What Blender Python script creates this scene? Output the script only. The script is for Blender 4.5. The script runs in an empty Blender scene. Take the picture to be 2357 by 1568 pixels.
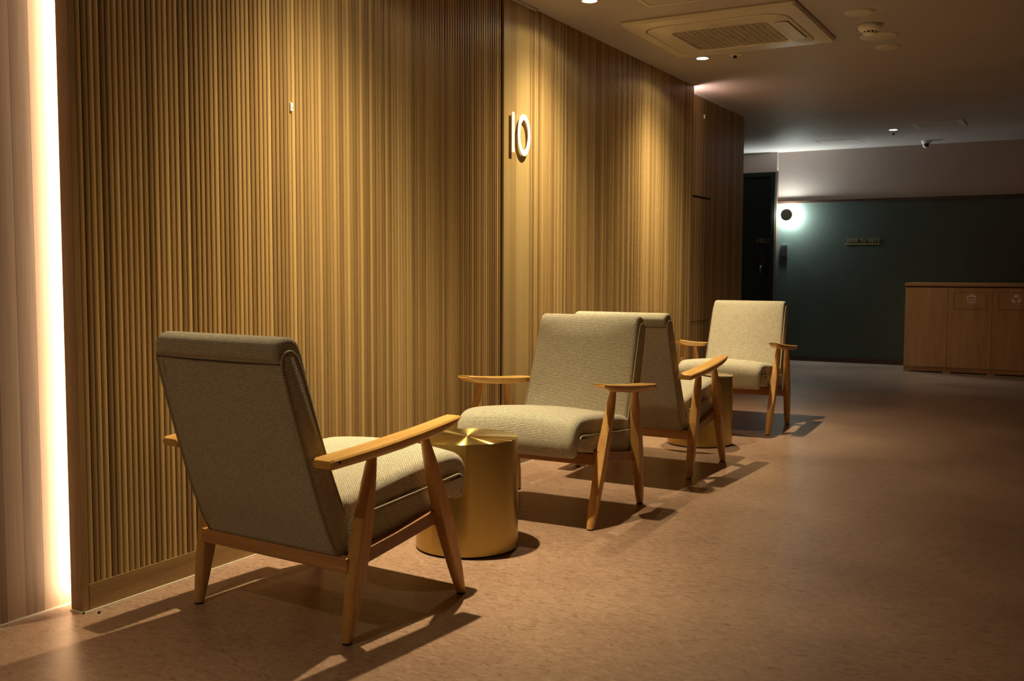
import bpy, bmesh, math, random
from mathutils import Vector, Matrix
random.seed(7)
PI = math.pi
C = bpy.context.scene.collection
SC = bpy.context.scene

# ------------------------------------------------------------------ camera
F_PX, YAW, PITCH, ROLL, CAM_H = 2315.26, 0.514638, 0.068909, -0.00296940, 1.02405
def cam_axes():
    cy, sy, cp, sp = math.cos(YAW), math.sin(YAW), math.cos(PITCH), math.sin(PITCH)
    f = Vector((-sy*cp, cy*cp, -sp)); r = Vector((cy, sy, 0)); d = f.cross(r)
    cr, sr = math.cos(ROLL), math.sin(ROLL)
    return r*cr+d*sr, d*cr-r*sr, f
r_, d_, f_ = cam_axes()
cam_data = bpy.data.cameras.new('camera')
cam = bpy.data.objects.new('camera', cam_data); C.objects.link(cam)
M = Matrix.Identity(4)
for i in range(3):
    M[i][0] = r_[i]; M[i][1] = -d_[i]; M[i][2] = -f_[i]
M[0][3], M[1][3], M[2][3] = 0, 0, CAM_H
cam.matrix_world = M
cam_data.sensor_fit = 'HORIZONTAL'; cam_data.sensor_width = 36.0
cam_data.lens = F_PX/2357*36.0
cam_data.clip_start = 0.05
cam_data.dof.use_dof = True
cam_data.dof.focus_distance = 4.3
cam_data.dof.aperture_fstop = 8.0
SC.camera = cam

# ------------------------------------------------------------------ world, colour, lights
SC.view_settings.view_transform = 'Standard'
SC.view_settings.look = 'None'
SC.view_settings.gamma = 1
SC.view_settings.use_curve_mapping = False
SC.view_settings.exposure = 0.0
SC.cycles.max_bounces = 8
SC.cycles.sample_clamp_indirect = 6
world = bpy.data.worlds.new('world'); SC.world = world
world.use_nodes = True
world.node_tree.nodes['Background'].inputs[0].default_value = (0.9, 0.75, 0.6, 1)
world.node_tree.nodes['Background'].inputs[1].default_value = 0.02

WALL_X, REC_X, FAR_Y, CEIL = -2.559, -2.672, 11.737, 2.4
WARM = (1.0, 0.84, 0.505)
DOWN = [(-2.08, 2.91, 1.35), (-2.23, 4.734, 1.0), (-2.182, 6.342, 1.0)]
DOWN_W = 350.0
FAR_DOWN = (-1.64, 10.369)

def spot(name, x, y, z, watts, color, size_deg, blend, radius, power=8.0, base=0.013):
    l = bpy.data.lights.new(name, 'SPOT'); l.energy = watts; l.color = color
    l.spot_size = math.radians(size_deg); l.spot_blend = blend; l.shadow_soft_size = radius
    l.use_nodes = True
    nt = l.node_tree; nt.nodes.clear()
    out = nt.nodes.new('ShaderNodeOutputLight'); em = nt.nodes.new('ShaderNodeEmission')
    geo = nt.nodes.new('ShaderNodeNewGeometry'); sep = nt.nodes.new('ShaderNodeSeparateXYZ')
    ab = nt.nodes.new('ShaderNodeMath'); ab.operation = 'ABSOLUTE'
    pw = nt.nodes.new('ShaderNodeMath'); pw.operation = 'POWER'; pw.inputs[1].default_value = power
    ad = nt.nodes.new('ShaderNodeMath'); ad.operation = 'ADD'; ad.inputs[1].default_value = base
    nt.links.new(geo.outputs['Incoming'], sep.inputs[0]); nt.links.new(sep.outputs['Z'], ab.inputs[0])
    nt.links.new(ab.outputs[0], pw.inputs[0]); nt.links.new(pw.outputs[0], ad.inputs[0])
    nt.links.new(ad.outputs[0], em.inputs['Strength']); em.inputs['Color'].default_value = (1, 1, 1, 1)
    nt.links.new(em.outputs[0], out.inputs[0])
    o = bpy.data.objects.new(name, l); o.location = (x, y, z); C.objects.link(o)
    return o
def area(name, loc, rot, sx, sy, watts, color, spread=PI):
    l = bpy.data.lights.new(name, 'AREA'); l.shape = 'RECTANGLE'; l.size = sx; l.size_y = sy
    l.energy = watts; l.color = color; l.spread = spread
    o = bpy.data.objects.new(name, l); o.location = loc; o.rotation_euler = rot; C.objects.link(o)
    return o

for i, (x, y, k) in enumerate(DOWN):
    spot('downlight_lamp', x, y, 2.388, DOWN_W*k, WARM, 156, 0.25, 0.022)
spot('downlight_lamp', -1.9, 0.45, 2.388, DOWN_W*0.62, WARM, 156, 0.25, 0.022)
spot('downlight_lamp', FAR_DOWN[0], FAR_DOWN[1], 2.388, 45, (1.0, 0.8, 0.55), 150, 0.3, 0.022)
# led strips behind both ends of the slat wall (their light washes the recessed boards)
LED_COL = (1.0, 0.82, 0.57)
area('led_lamp', (-2.617, 1.985, 1.2), (0, PI/2, 0), 2.36, 0.012, 11, LED_COL)
area('led_lamp', (-2.617, 7.20, 1.2), (0, PI/2, 0), 2.36, 0.012, 40, LED_COL)
area('cove_lamp', (-2.640, 7.30, 2.20), (PI, 0, 0), 0.05, 0.05, 2.2, (1.0, 0.70, 0.62))
SCON = (-2.969, FAR_Y, 1.676)

# ------------------------------------------------------------------ node helpers
def new_mat(name):
    m = bpy.data.materials.new(name); m.use_nodes = True
    nt = m.node_tree
    return m, nt, nt.nodes['Principled BSDF']
def N(nt, t, **kw):
    n = nt.nodes.new(t)
    for k, v in kw.items():
        if k.startswith('i_'):
            key = k[2:]
            n.inputs[int(key) if key.isdigit() else key].default_value = v
        else: setattr(n, k, v)
    return n
def ramp(nt, stops, interp='LINEAR'):
    r = nt.nodes.new('ShaderNodeValToRGB'); r.color_ramp.interpolation = interp
    e = r.color_ramp.elements
    while len(e) > 1: e.remove(e[-1])
    e[0].position, e[0].color = stops[0][0], (*stops[0][1], 1)
    for p, c in stops[1:]:
        q = e.new(p); q.color = (*c, 1)
    return r
def flat(name, col, rough=0.5, metal=0.0, spec=0.5, emit=None, estr=0):
    m, nt, b = new_mat(name)
    b.inputs['Base Color'].default_value = (*col, 1); b.inputs['Roughness'].default_value = rough
    b.inputs['Metallic'].default_value = metal; b.inputs['Specular IOR Level'].default_value = spec
    if emit:
        b.inputs['Emission Color'].default_value = (*emit, 1); b.inputs['Emission Strength'].default_value = estr
    return m
def painted(name, col, rough=0.6, var=0.12, scale=3.0, bump=0.03, bscale=60):
    m, nt, b = new_mat(name)
    g = N(nt, 'ShaderNodeNewGeometry')
    n = N(nt, 'ShaderNodeTexNoise', i_Scale=scale, i_Detail=4.0)
    nt.links.new(g.outputs['Position'], n.inputs['Vector'])
    r = ramp(nt, [(0.3, tuple(c*(1-var) for c in col)), (0.7, tuple(min(1, c*(1+var)) for c in col))])
    nt.links.new(n.outputs['Fac'], r.inputs[0]); nt.links.new(r.outputs[0], b.inputs['Base Color'])
    n2 = N(nt, 'ShaderNodeTexNoise', i_Scale=bscale, i_Detail=3.0); nt.links.new(g.outputs['Position'], n2.inputs['Vector'])
    bp = N(nt, 'ShaderNodeBump', i_Strength=bump, i_Distance=0.01)
    nt.links.new(n2.outputs['Fac'], bp.inputs['Height']); nt.links.new(bp.outputs[0], b.inputs['Normal'])
    b.inputs['Roughness'].default_value = rough
    return m
PITCH_S = 0.02135
def slat_wood(name, dark, mid, light, pitch, y0=0.0, rough=0.42, axis='Y', gscale=1.0):
    """oak strips: every strip of width `pitch` has a tone of its own, fine grain along z"""
    m, nt, b = new_mat(name)
    g = N(nt, 'ShaderNodeNewGeometry'); s = N(nt, 'ShaderNodeSeparateXYZ')
    nt.links.new(g.outputs['Position'], s.inputs[0])
    a = N(nt, 'ShaderNodeMath', operation='SUBTRACT', i_1=y0); nt.links.new(s.outputs[axis], a.inputs[0])
    d = N(nt, 'ShaderNodeMath', operation='DIVIDE', i_1=pitch); nt.links.new(a.outputs[0], d.inputs[0])
    fl = N(nt, 'ShaderNodeMath', operation='FLOOR'); nt.links.new(d.outputs[0], fl.inputs[0])
    wn = N(nt, 'ShaderNodeTexWhiteNoise', noise_dimensions='1D'); nt.links.new(fl.outputs[0], wn.inputs['W'])
    # grain
    mp = N(nt, 'ShaderNodeMapping'); mp.inputs['Scale'].default_value = (140*gscale, 140*gscale, 2.2)
    cb = N(nt, 'ShaderNodeCombineXYZ')
    sh = N(nt, 'ShaderNodeMath', operation='MULTIPLY', i_1=37.0); nt.links.new(wn.outputs['Value'], sh.inputs[0])
    ad = N(nt, 'ShaderNodeMath', operation='ADD'); nt.links.new(sh.outputs[0], ad.inputs[0]); nt.links.new(s.outputs['Z'], ad.inputs[1])
    nt.links.new(s.outputs['X'], cb.inputs[0]); nt.links.new(s.outputs['Y'], cb.inputs[1]); nt.links.new(ad.outputs[0], cb.inputs[2])
    nt.links.new(cb.outputs[0], mp.inputs['Vector'])
    no = N(nt, 'ShaderNodeTexNoise', i_Scale=1.0, i_Detail=4.0, i_Roughness=0.6); nt.links.new(mp.outputs[0], no.inputs['Vector'])
    mx = N(nt, 'ShaderNodeMath', operation='MULTIPLY_ADD', i_1=0.62, i_2=-0.05); nt.links.new(wn.outputs['Value'], mx.inputs[0])
    m2 = N(nt, 'ShaderNodeMath', operation='MULTIPLY_ADD', i_1=0.55); nt.links.new(no.outputs['Fac'], m2.inputs[0]); nt.links.new(mx.outputs[0], m2.inputs[2])
    r = ramp(nt, [(0.1, dark), (0.5, mid), (0.9, light)])
    nt.links.new(m2.outputs[0], r.inputs[0]); nt.links.new(r.outputs[0], b.inputs['Base Color'])
    b.inputs['Roughness'].default_value = rough
    bp = N(nt, 'ShaderNodeBump', i_Strength=0.12, i_Distance=0.002)
    nt.links.new(no.outputs['Fac'], bp.inputs['Height']); nt.links.new(bp.outputs[0], b.inputs['Normal'])
    return m
def local_wood(name, dark, mid, light, scale=(18, 1.2, 18), rough=0.35, coat=0.0):
    m, nt, b = new_mat(name)
    tc = N(nt, 'ShaderNodeTexCoord'); mp = N(nt, 'ShaderNodeMapping'); mp.inputs['Scale'].default_value = scale
    nt.links.new(tc.outputs['Object'], mp.inputs['Vector'])
    n = N(nt, 'ShaderNodeTexNoise', i_Scale=1.5, i_Detail=5.0, i_Roughness=0.6, i_Distortion=0.6); nt.links.new(mp.outputs[0], n.inputs['Vector'])
    mp2 = N(nt, 'ShaderNodeMapping'); mp2.inputs['Scale'].default_value = tuple(s*7 for s in scale)
    nt.links.new(tc.outputs['Object'], mp2.inputs['Vector'])
    n2 = N(nt, 'ShaderNodeTexNoise', i_Scale=1.5, i_Detail=3.0); nt.links.new(mp2.outputs[0], n2.inputs['Vector'])
    a = N(nt, 'ShaderNodeMath', operation='MULTIPLY_ADD', i_1=0.35); nt.links.new(n2.outputs['Fac'], a.inputs[0])
    a2 = N(nt, 'ShaderNodeMath', operation='MULTIPLY', i_1=0.7); nt.links.new(n.outputs['Fac'], a2.inputs[0]); nt.links.new(a2.outputs[0], a.inputs[2])
    r = ramp(nt, [(0.32, dark), (0.52, mid), (0.72, light)])
    nt.links.new(a.outputs[0], r.inputs[0]); nt.links.new(r.outputs[0], b.inputs['Base Color'])
    b.inputs['Roughness'].default_value = rough; b.inputs['Coat Weight'].default_value = coat; b.inputs['Coat Roughness'].default_value = 0.25
    return m
def weave(name):
    """basket-weave upholstery, in metres of uv"""
    m, nt, b = new_mat(name)
    uv = N(nt, 'ShaderNodeUVMap')
    no = N(nt, 'ShaderNodeTexNoise', i_Scale=60.0, i_Detail=2.0); nt.links.new(uv.outputs[0], no.inputs['Vector'])
    sc = N(nt, 'ShaderNodeVectorMath', operation='SCALE'); sc.inputs['Scale'].default_value = 0.0022
    nt.links.new(no.outputs['Color'], sc.inputs[0])
    ad = N(nt, 'ShaderNodeVectorMath', operation='ADD'); nt.links.new(uv.outputs[0], ad.inputs[0]); nt.links.new(sc.outputs[0], ad.inputs[1])
    br = N(nt, 'ShaderNodeTexBrick', offset=0.5, offset_frequency=2)
    br.inputs['Scale'].default_value = 1.0; br.inputs['Brick Width'].default_value = 0.0063; br.inputs['Row Height'].default_value = 0.0047
    br.inputs['Mortar Size'].default_value = 0.0015; br.inputs['Mortar Smooth'].default_value = 1.0; br.inputs['Bias'].default_value = 0.0
    br.inputs['Color1'].default_value = (0.98, 0.86, 0.64, 1); br.inputs['Color2'].default_value = (0.80, 0.68, 0.48, 1)
    br.inputs['Mortar'].default_value = (0.022, 0.015, 0.008, 1)
    nt.links.new(ad.outputs[0], br.inputs['Vector'])
    nt.links.new(br.outputs['Color'], b.inputs['Base Color'])
    inv = N(nt, 'ShaderNodeMath', operation='SUBTRACT', i_0=1.0); nt.links.new(br.outputs['Fac'], inv.inputs[1])
    bp = N(nt, 'ShaderNodeBump', i_Strength=0.9, i_Distance=0.0016)
    nt.links.new(inv.outputs[0], bp.inputs['Height']); nt.links.new(bp.outputs[0], b.inputs['Normal'])
    b.inputs['Roughness'].default_value = 0.85; b.inputs['Specular IOR Level'].default_value = 0.2
    b.inputs['Sheen Weight'].default_value = 0.25; b.inputs['Sheen Roughness'].default_value = 0.5
    return m
def brass(name, side):
    m, nt, b = new_mat(name)
    tc = N(nt, 'ShaderNodeTexCoord')
    b.inputs['Metallic'].default_value = 1.0
    b.inputs['Anisotropic'].default_value = 1.0; b.inputs['Anisotropic Rotation'].default_value = 0.25
    tg = N(nt, 'ShaderNodeTangent', direction_type='RADIAL', axis='Z'); nt.links.new(tg.outputs[0], b.inputs['Tangent'])
    s = N(nt, 'ShaderNodeSeparateXYZ'); nt.links.new(tc.outputs['Object'], s.inputs[0])
    if side:
        mp = N(nt, 'ShaderNodeMapping'); mp.inputs['Scale'].default_value = (3, 3, 900)
        nt.links.new(tc.outputs['Object'], mp.inputs['Vector'])
        n = N(nt, 'ShaderNodeTexNoise', i_Scale=1.0, i_Detail=2.0); nt.links.new(mp.outputs[0], n.inputs['Vector'])
        b.inputs['Roughness'].default_value = 0.25
    else:
        ln = N(nt, 'ShaderNodeVectorMath', operation='LENGTH'); nt.links.new(tc.outputs['Object'], ln.inputs[0])
        n = N(nt, 'ShaderNodeTexNoise', noise_dimensions='1D', i_Scale=900.0, i_Detail=2.0); nt.links.new(ln.outputs['Value'], n.inputs['W'])
        b.inputs['Roughness'].default_value = 0.20
    r = ramp(nt, [(0.3, (0.50, 0.37, 0.125)), (0.7, (0.54, 0.405, 0.14))] if side else [(0.3, (0.64, 0.48, 0.16)), (0.7, (0.69, 0.52, 0.18))])  # side is the top's brass toned darker, shade put into its colour
    nt.links.new(n.outputs['Fac'], r.inputs[0]); nt.links.new(r.outputs[0], b.inputs['Base Color'])
    return m
def lino(name, c1, c2, c3, seed, rough=0.33):
    m, nt, b = new_mat(name)
    g = N(nt, 'ShaderNodeNewGeometry')
    mp = N(nt, 'ShaderNodeMapping'); mp.inputs['Scale'].default_value = (7, 18, 1); mp.inputs['Location'].default_value = (seed, seed*2, 0)
    mp.inputs['Rotation'].default_value = (0, 0, 0.5)
    nt.links.new(g.outputs['Position'], mp.inputs['Vector'])
    n = N(nt, 'ShaderNodeTexNoise', i_Scale=4.2, i_Detail=9.0, i_Roughness=0.74, i_Distortion=1.2); nt.links.new(mp.outputs[0], n.inputs['Vector'])
    n3 = N(nt, 'ShaderNodeTexNoise', i_Scale=1.3, i_Detail=3.0); nt.links.new(g.outputs['Position'], n3.inputs['Vector'])
    a = N(nt, 'ShaderNodeMath', operation='MULTIPLY_ADD', i_1=0.35); nt.links.new(n3.outputs['Fac'], a.inputs[0])
    a2 = N(nt, 'ShaderNodeMath', operation='MULTIPLY', i_1=0.65); nt.links.new(n.outputs['Fac'], a2.inputs[0]); nt.links.new(a2.outputs[0], a.inputs[2])
    r = ramp(nt, [(0.38, c1), (0.5, c2), (0.62, c3)])
    nt.links.new(a.outputs[0], r.inputs[0])
    mf = N(nt, 'ShaderNodeMapping'); mf.inputs['Scale'].default_value = (26, 70, 1); mf.inputs['Rotation'].default_value = (0, 0, 0.45)
    nt.links.new(g.outputs['Position'], mf.inputs['Vector'])
    nf = N(nt, 'ShaderNodeTexNoise', i_Scale=1.0, i_Detail=4.0, i_Roughness=0.6, i_Distortion=1.0); nt.links.new(mf.outputs[0], nf.inputs['Vector'])
    rf = ramp(nt, [(0.33, (0.62, 0.58, 0.55)), (0.43, (1, 1, 1)), (0.62, (1, 1, 1)), (0.72, (1.16, 1.13, 1.06))]); nt.links.new(nf.outputs['Fac'], rf.inputs[0])
    mm = N(nt, 'ShaderNodeMix', data_type='RGBA', blend_type='MULTIPLY'); mm.inputs[0].default_value = 1.0
    nt.links.new(r.outputs[0], mm.inputs[6]); nt.links.new(rf.outputs[0], mm.inputs[7]); nt.links.new(mm.outputs[2], b.inputs['Base Color'])
    rr = N(nt, 'ShaderNodeMath', operation='MULTIPLY_ADD', i_1=0.16, i_2=rough-0.08); nt.links.new(n.outputs['Fac'], rr.inputs[0]); nt.links.new(rr.outputs[0], b.inputs['Roughness'])
    bp = N(nt, 'ShaderNodeBump', i_Strength=0.05, i_Distance=0.004); nt.links.new(n.outputs['Fac'], bp.inputs['Height']); nt.links.new(bp.outputs[0], b.inputs['Normal'])
    b.inputs['Specular IOR Level'].default_value = 0.45
    return m

OAK = ((0.168, 0.096, 0.036), (0.362, 0.222, 0.085), (0.550, 0.366, 0.152))
MAT = {}
MAT['slat'] = slat_wood('oak_slats', *OAK, PITCH_S, 1.953, rough=0.36)
MAT['slat_b'] = slat_wood('oak_slats_beyond', *OAK, PITCH_S, 4.722, rough=0.36)
MAT['slat_c'] = slat_wood('oak_strips_recess', *OAK, 0.034, 7.2, rough=0.38)
MAT['board'] = slat_wood('oak_board', (0.30, 0.19, 0.075), (0.385, 0.255, 0.103), (0.47, 0.325, 0.142), 0.068, 4.43, rough=0.38)
MAT['plank'] = slat_wood('oak_planks', (0.16, 0.088, 0.048), (0.35, 0.215, 0.13), (0.52, 0.35, 0.225), 0.06, 1.763, rough=0.5, gscale=0.6)
MAT['trimwood'] = local_wood('oak_trim', (0.20, 0.11, 0.04), (0.29, 0.165, 0.062), (0.36, 0.215, 0.085), scale=(20, 20, 1.2), rough=0.4)
MAT['basewood'] = local_wood('oak_baseboard', (0.20, 0.11, 0.04), (0.28, 0.16, 0.06), (0.34, 0.20, 0.08), scale=(20, 1.5, 20), rough=0.4)
MAT['groove'] = flat('wall_backing', (0.06, 0.033, 0.014), 0.7)
MAT['ceiling'] = painted('ceiling_paint', (0.51, 0.46, 0.45), 0.5, 0.05, 1.5, 0.03, 25)
MAT['upper'] = painted('pinkish_wall_paint', (0.47, 0.38, 0.34), 0.7, 0.05)
MAT['green'] = painted('green_wall_paint', (0.050, 0.072, 0.062), 0.6, 0.10)
MAT['darktrim'] = flat('dark_brown_trim', (0.045, 0.022, 0.014), 0.4)
MAT['silicone'] = flat('silicone_bead', (0.7, 0.62, 0.5), 0.35)
MAT['floor'] = lino('linoleum', (0.21, 0.122, 0.082), (0.315, 0.190, 0.128), (0.42, 0.272, 0.185), 3.1)
MAT['floor2'] = lino('linoleum_far', (0.13, 0.10, 0.085), (0.27, 0.20, 0.16), (0.44, 0.32, 0.25), 9.7)
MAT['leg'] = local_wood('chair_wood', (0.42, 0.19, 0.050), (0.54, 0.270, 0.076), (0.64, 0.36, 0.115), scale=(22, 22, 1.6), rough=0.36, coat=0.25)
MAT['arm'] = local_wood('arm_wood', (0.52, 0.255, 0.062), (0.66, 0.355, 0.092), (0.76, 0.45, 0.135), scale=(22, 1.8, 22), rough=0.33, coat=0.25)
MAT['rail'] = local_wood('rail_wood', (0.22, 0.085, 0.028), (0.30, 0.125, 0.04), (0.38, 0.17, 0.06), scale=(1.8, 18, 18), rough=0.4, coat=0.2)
MAT['weave'] = weave('basket_weave')
MAT['rubber'] = flat('black_glide', (0.01, 0.01, 0.01), 0.5)
MAT['brass_side'] = brass('brushed_brass_side', True)
MAT['brass_top'] = brass('brushed_brass_top', False)
MAT['white'] = flat('white_paint', (0.93, 0.92, 0.88), 0.45)
MAT['offwhite'] = flat('off_white_plastic', (0.74, 0.68, 0.58), 0.35)
MAT['acbody'] = flat('ac_plastic', (0.74, 0.67, 0.56), 0.30)
MAT['dark'] = flat('dark_slot', (0.015, 0.013, 0.012), 0.6)
MAT['acdark'] = flat('ac_filter_dark', (0.05, 0.042, 0.032), 0.7)
MAT['cabinet'] = local_wood('cabinet_oak', (0.40, 0.215, 0.09), (0.50, 0.28, 0.125), (0.58, 0.34, 0.16), scale=(14, 14, 1.2), rough=0.45)
MAT['cabtop'] = local_wood('cabinet_top_oak', (0.40, 0.20, 0.085), (0.48, 0.25, 0.11), (0.55, 0.30, 0.14), scale=(1.2, 14, 14), rough=0.4)
MAT['door'] = flat('dark_green_door', (0.012, 0.016, 0.013), 0.30)
MAT['frame'] = flat('dark_door_frame', (0.016, 0.02, 0.016), 0.25)
MAT['brass'] = flat('brass_lettering', (0.62, 0.50, 0.22), 0.45, 0.2)
MAT['icon'] = flat('icon_print', (0.95, 0.93, 0.88), 0.6)
MAT['lens'] = flat('downlight_lens', (1, 1, 1), 0.5, emit=(1.0, 0.86, 0.62), estr=40)
MAT['lens2'] = flat('downlight_lens_far', (1, 1, 1), 0.5, emit=(1.0, 0.86, 0.62), estr=12)
MAT['reflector'] = flat('downlight_ring', (0.8, 0.72, 0.6), 0.3)
MAT['glow'] = flat('sconce_diffuser', (1, 1, 1), 0.5, emit=(0.88, 1.0, 0.94), estr=750)
MAT['bronze'] = flat('sconce_disc', (0.42, 0.40, 0.32), 0.5)
MAT['black'] = flat('black_plastic', (0.01, 0.01, 0.011), 0.45)
MAT['chrome'] = flat('chrome', (0.6, 0.6, 0.62), 0.2, 1.0)
MAT['led'] = flat('led_strip', (1, 1, 1), 0.5, emit=LED_COL, estr=20)
MAT['hidden'] = painted('back_wall_paint', (0.22, 0.16, 0.11), 0.8)

# ------------------------------------------------------------------ mesh helpers
class MB:
    def __init__(s): s.v = []; s.f = []; s.uv = []; s.flatf = []
    def add(s, verts, faces, uvs=None):
        b = len(s.v); s.v += [tuple(v) for v in verts]
        for i, f in enumerate(faces):
            s.f.append(tuple(b+k for k in f))
            s.uv.append(uvs[i] if uvs else None)
    def box(s, x0, x1, y0, y1, z0, z1):
        V = [(x0, y0, z0), (x1, y0, z0), (x1, y1, z0), (x0, y1, z0), (x0, y0, z1), (x1, y0, z1), (x1, y1, z1), (x0, y1, z1)]
        s.add(V, [(0, 3, 2, 1), (4, 5, 6, 7), (0, 1, 5, 4), (1, 2, 6, 5), (2, 3, 7, 6), (3, 0, 4, 7)]); return s
    def loft(s, rings, cap=True, closed=False):
        n = len(rings[0]); b = []
        V = [p for r in rings for p in r]; F = []
        m = len(rings)
        for i in range(m if closed else m-1):
            a, c = i*n, ((i+1) % m)*n
            for k in range(n):
                k2 = (k+1) % n
                F.append((a+k, a+k2, c+k2, c+k))
        if cap and not closed:
            F.append(tuple(reversed(range(n)))); F.append(tuple((m-1)*n+k for k in range(n)))
        s.add(V, F); return s
    def disc(s, c, r, h, n=48, r2=None):
        """vertical cylinder/cone, c at its bottom"""
        r2 = r if r2 is None else r2
        R = [[(c[0]+q*math.cos(2*PI*k/n), c[1]+q*math.sin(2*PI*k/n), z) for k in range(n)] for q, z in ((r, c[2]), (r2, c[2]+h))]
        return s.loft(R)
    def lathe(s, c, prof, n=48, axis='z'):
        R = []
        for q, h in prof:
            ring = []
            for k in range(n):
                a = 2*PI*k/n
                if axis == 'z': ring.append((c[0]+q*math.cos(a), c[1]+q*math.sin(a), c[2]+h))
                else: ring.append((c[0]+q*math.cos(a), c[1]-h, c[2]+q*math.sin(a)))  # axis -y
            R.append(ring)
        return s.loft(R)
    def tube(s, pts, r, n=8, closed=False):
        pts = [Vector(p) for p in pts]; R = []; m = len(pts)
        for i, p in enumerate(pts):
            a = pts[(i-1) % m] if (closed or i > 0) else p
            c = pts[(i+1) % m] if (closed or i < m-1) else p
            t = (c-a).normalized()
            up = Vector((1, 0, 0)) if abs(t.x) < 0.9 else Vector((0, 0, 1))
            u = t.cross(up).normalized(); w = t.cross(u).normalized()
            R.append([tuple(p+u*r*math.cos(2*PI*k/n)+w*r*math.sin(2*PI*k/n)) for k in range(n)])
        return s.loft(R, closed=closed)
    def build(s, name, mat, parent=None, smooth=None, bevel=0, subsurf=0):
        me = bpy.data.meshes.new(name); me.from_pydata(s.v, [], s.f)
        if any(u for u in s.uv):
            L = me.uv_layers.new(name='UVMap'); i = 0
            for f, u in zip(s.f, s.uv):
                for k in range(len(f)):
                    L.data[i].uv = u[k] if u else (0, 0); i += 1
        bm = bmesh.new(); bm.from_mesh(me)
        if not any(u for u in s.uv): bmesh.ops.recalc_face_normals(bm, faces=bm.faces)
        else: bmesh.ops.recalc_face_normals(bm, faces=bm.faces)
        if bevel > 0:
            es = [e for e in bm.edges if len(e.link_faces) == 2 and e.calc_face_angle(0) > 0.6]
            bmesh.ops.bevel(bm, geom=es, offset=bevel, segments=2, profile=0.6, affect='EDGES')
        bm.to_mesh(me); bm.free()
        if isinstance(mat, (list, tuple)):
            for q in mat: me.materials.append(q)
        else: me.materials.append(mat)
        o = bpy.data.objects.new(name, me); C.objects.link(o)
        if parent: o.parent = parent
        if smooth is not None:
            me.shade_smooth()
            bm = bmesh.new(); bm.from_mesh(me)
            for e in bm.edges:
                if len(e.link_faces) == 2 and e.calc_face_angle(0) > math.radians(smooth): e.smooth = False
            bm.to_mesh(me); bm.free()
        return o
def tag(o, label=None, cat=None, group=None, kind=None):
    if label: o['label'] = label
    if cat: o['category'] = cat
    if group: o['group'] = group
    if kind: o['kind'] = kind
    return o
def empty(name, loc=(0, 0, 0), rz=0):
    o = bpy.data.objects.new(name, None); C.objects.link(o); o.location = loc; o.rotation_euler = (0, 0, rz)
    o.empty_display_size = 0.1
    return o
def copy_tree(o, parent=None):
    c = o.copy(); C.objects.link(c)
    if parent: c.parent = parent
    for ch in [q for q in o.children]: copy_tree(ch, c)
    return c
def text_mesh(s, size, depth=0.002, sx=1.0):
    cu = bpy.data.curves.new('lettering', 'FONT'); cu.body = s; cu.size = size; cu.extrude = depth
    cu.align_x = 'LEFT'; cu.space_character = 1.15; cu.offset = -0.012
    ob = bpy.data.objects.new('lettering', cu); C.objects.link(ob)
    dg = bpy.context.evaluated_depsgraph_get(); dg.update()
    me = bpy.data.meshes.new_from_object(ob.evaluated_get(dg))
    bpy.data.objects.remove(ob); bpy.data.curves.remove(cu)
    xs = [v.co.x for v in me.vertices]; x0 = min(xs); w = max(xs)-x0
    ys = [v.co.y for v in me.vertices]; y0 = min(ys); hh = max(ys)-y0
    return me, x0, w, y0, hh

# ------------------------------------------------------------------ the room
B = MB; SK = 'structure'
st = lambda o, label=None: tag(o, kind=SK, label=label)
fl = MB().box(-5.2, 2.4, -2.6, 8.93, -0.1, 0).build('floor', MAT['floor']); st(fl, 'brown marbled linoleum floor with soft sheen')
MB().box(-5.2, 2.4, 8.933, FAR_Y+.02, -0.1, 0).build('floor_sheet', MAT['floor2'], fl)
ce = MB().box(-5.2, 2.4, -2.6, FAR_Y+.02, CEIL, CEIL+0.12).build('ceiling', MAT['ceiling']); st(ce, 'smooth taupe painted ceiling')
st(MB().box(2.4, 2.5, -2.6, FAR_Y, 0, CEIL).build('wall_right', MAT['hidden']), 'plain side wall of the lounge')
st(MB().box(-2.672, 2.4, -2.7, -2.6, 0, CEIL).build('wall_back', MAT['hidden']), 'plain wall behind the viewer')

# slat wall block
WY0, WY1 = 1.953, 7.265
wl = MB().box(-2.612, -2.572, WY0, WY1-0.02, 0, CEIL).build('wall_left', MAT['groove']); st(wl, 'long oak slat feature wall beside the armchairs')
def slat_mb(y, w=0.0178, z0=0.083, z1=CEIL-0.001, x0=-2.572, x1=-2.559):
    m = MB()
    d = x1-x0
    prof = [(0, 0), (0.62*d, 0), (0.86*d, 0.06*w), (0.97*d, 0.20*w), (d, 0.5*w), (0.97*d, 0.80*w), (0.86*d, 0.94*w), (0.62*d, w), (0, w)]
    ring0 = [(x0+a, y+b, z0) for a, b in prof]; ring1 = [(x0+a, y+b, z1) for a, b in prof]
    m.loft([ring0, ring1]); return m
n1 = int((4.425-WY0)/PITCH_S)
proto = slat_mb(WY0+0.0018).build('slat', MAT['slat'], wl, smooth=50)
for i in range(1, n1):
    o = proto.copy(); o.location = (0, i*PITCH_S, 0); C.objects.link(o); o.parent = wl
MB().box(-2.572, -2.559, 4.436, 4.7165, 0.083, CEIL-0.001).build('number_board', MAT['board'], wl, bevel=0.0015)
m = MB(); n2 = int((7.243-4.722)/PITCH_S)
for i in range(n2):
    t = slat_mb(4.722+0.0018+i*PITCH_S); m.add(t.v, t.f)
tag(m.build('slat', MAT['slat_b'], wl, smooth=50), kind='stuff')
MB().box(-2.614, -2.559, 1.931, WY0, 0, CEIL-0.001).build('end_post', MAT['trimwood'], wl, bevel=0.001)
MB().box(-2.614, -2.559, WY1-0.022, WY1, 0, CEIL-0.001).build('end_post', MAT['trimwood'], wl, bevel=0.001)
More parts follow.
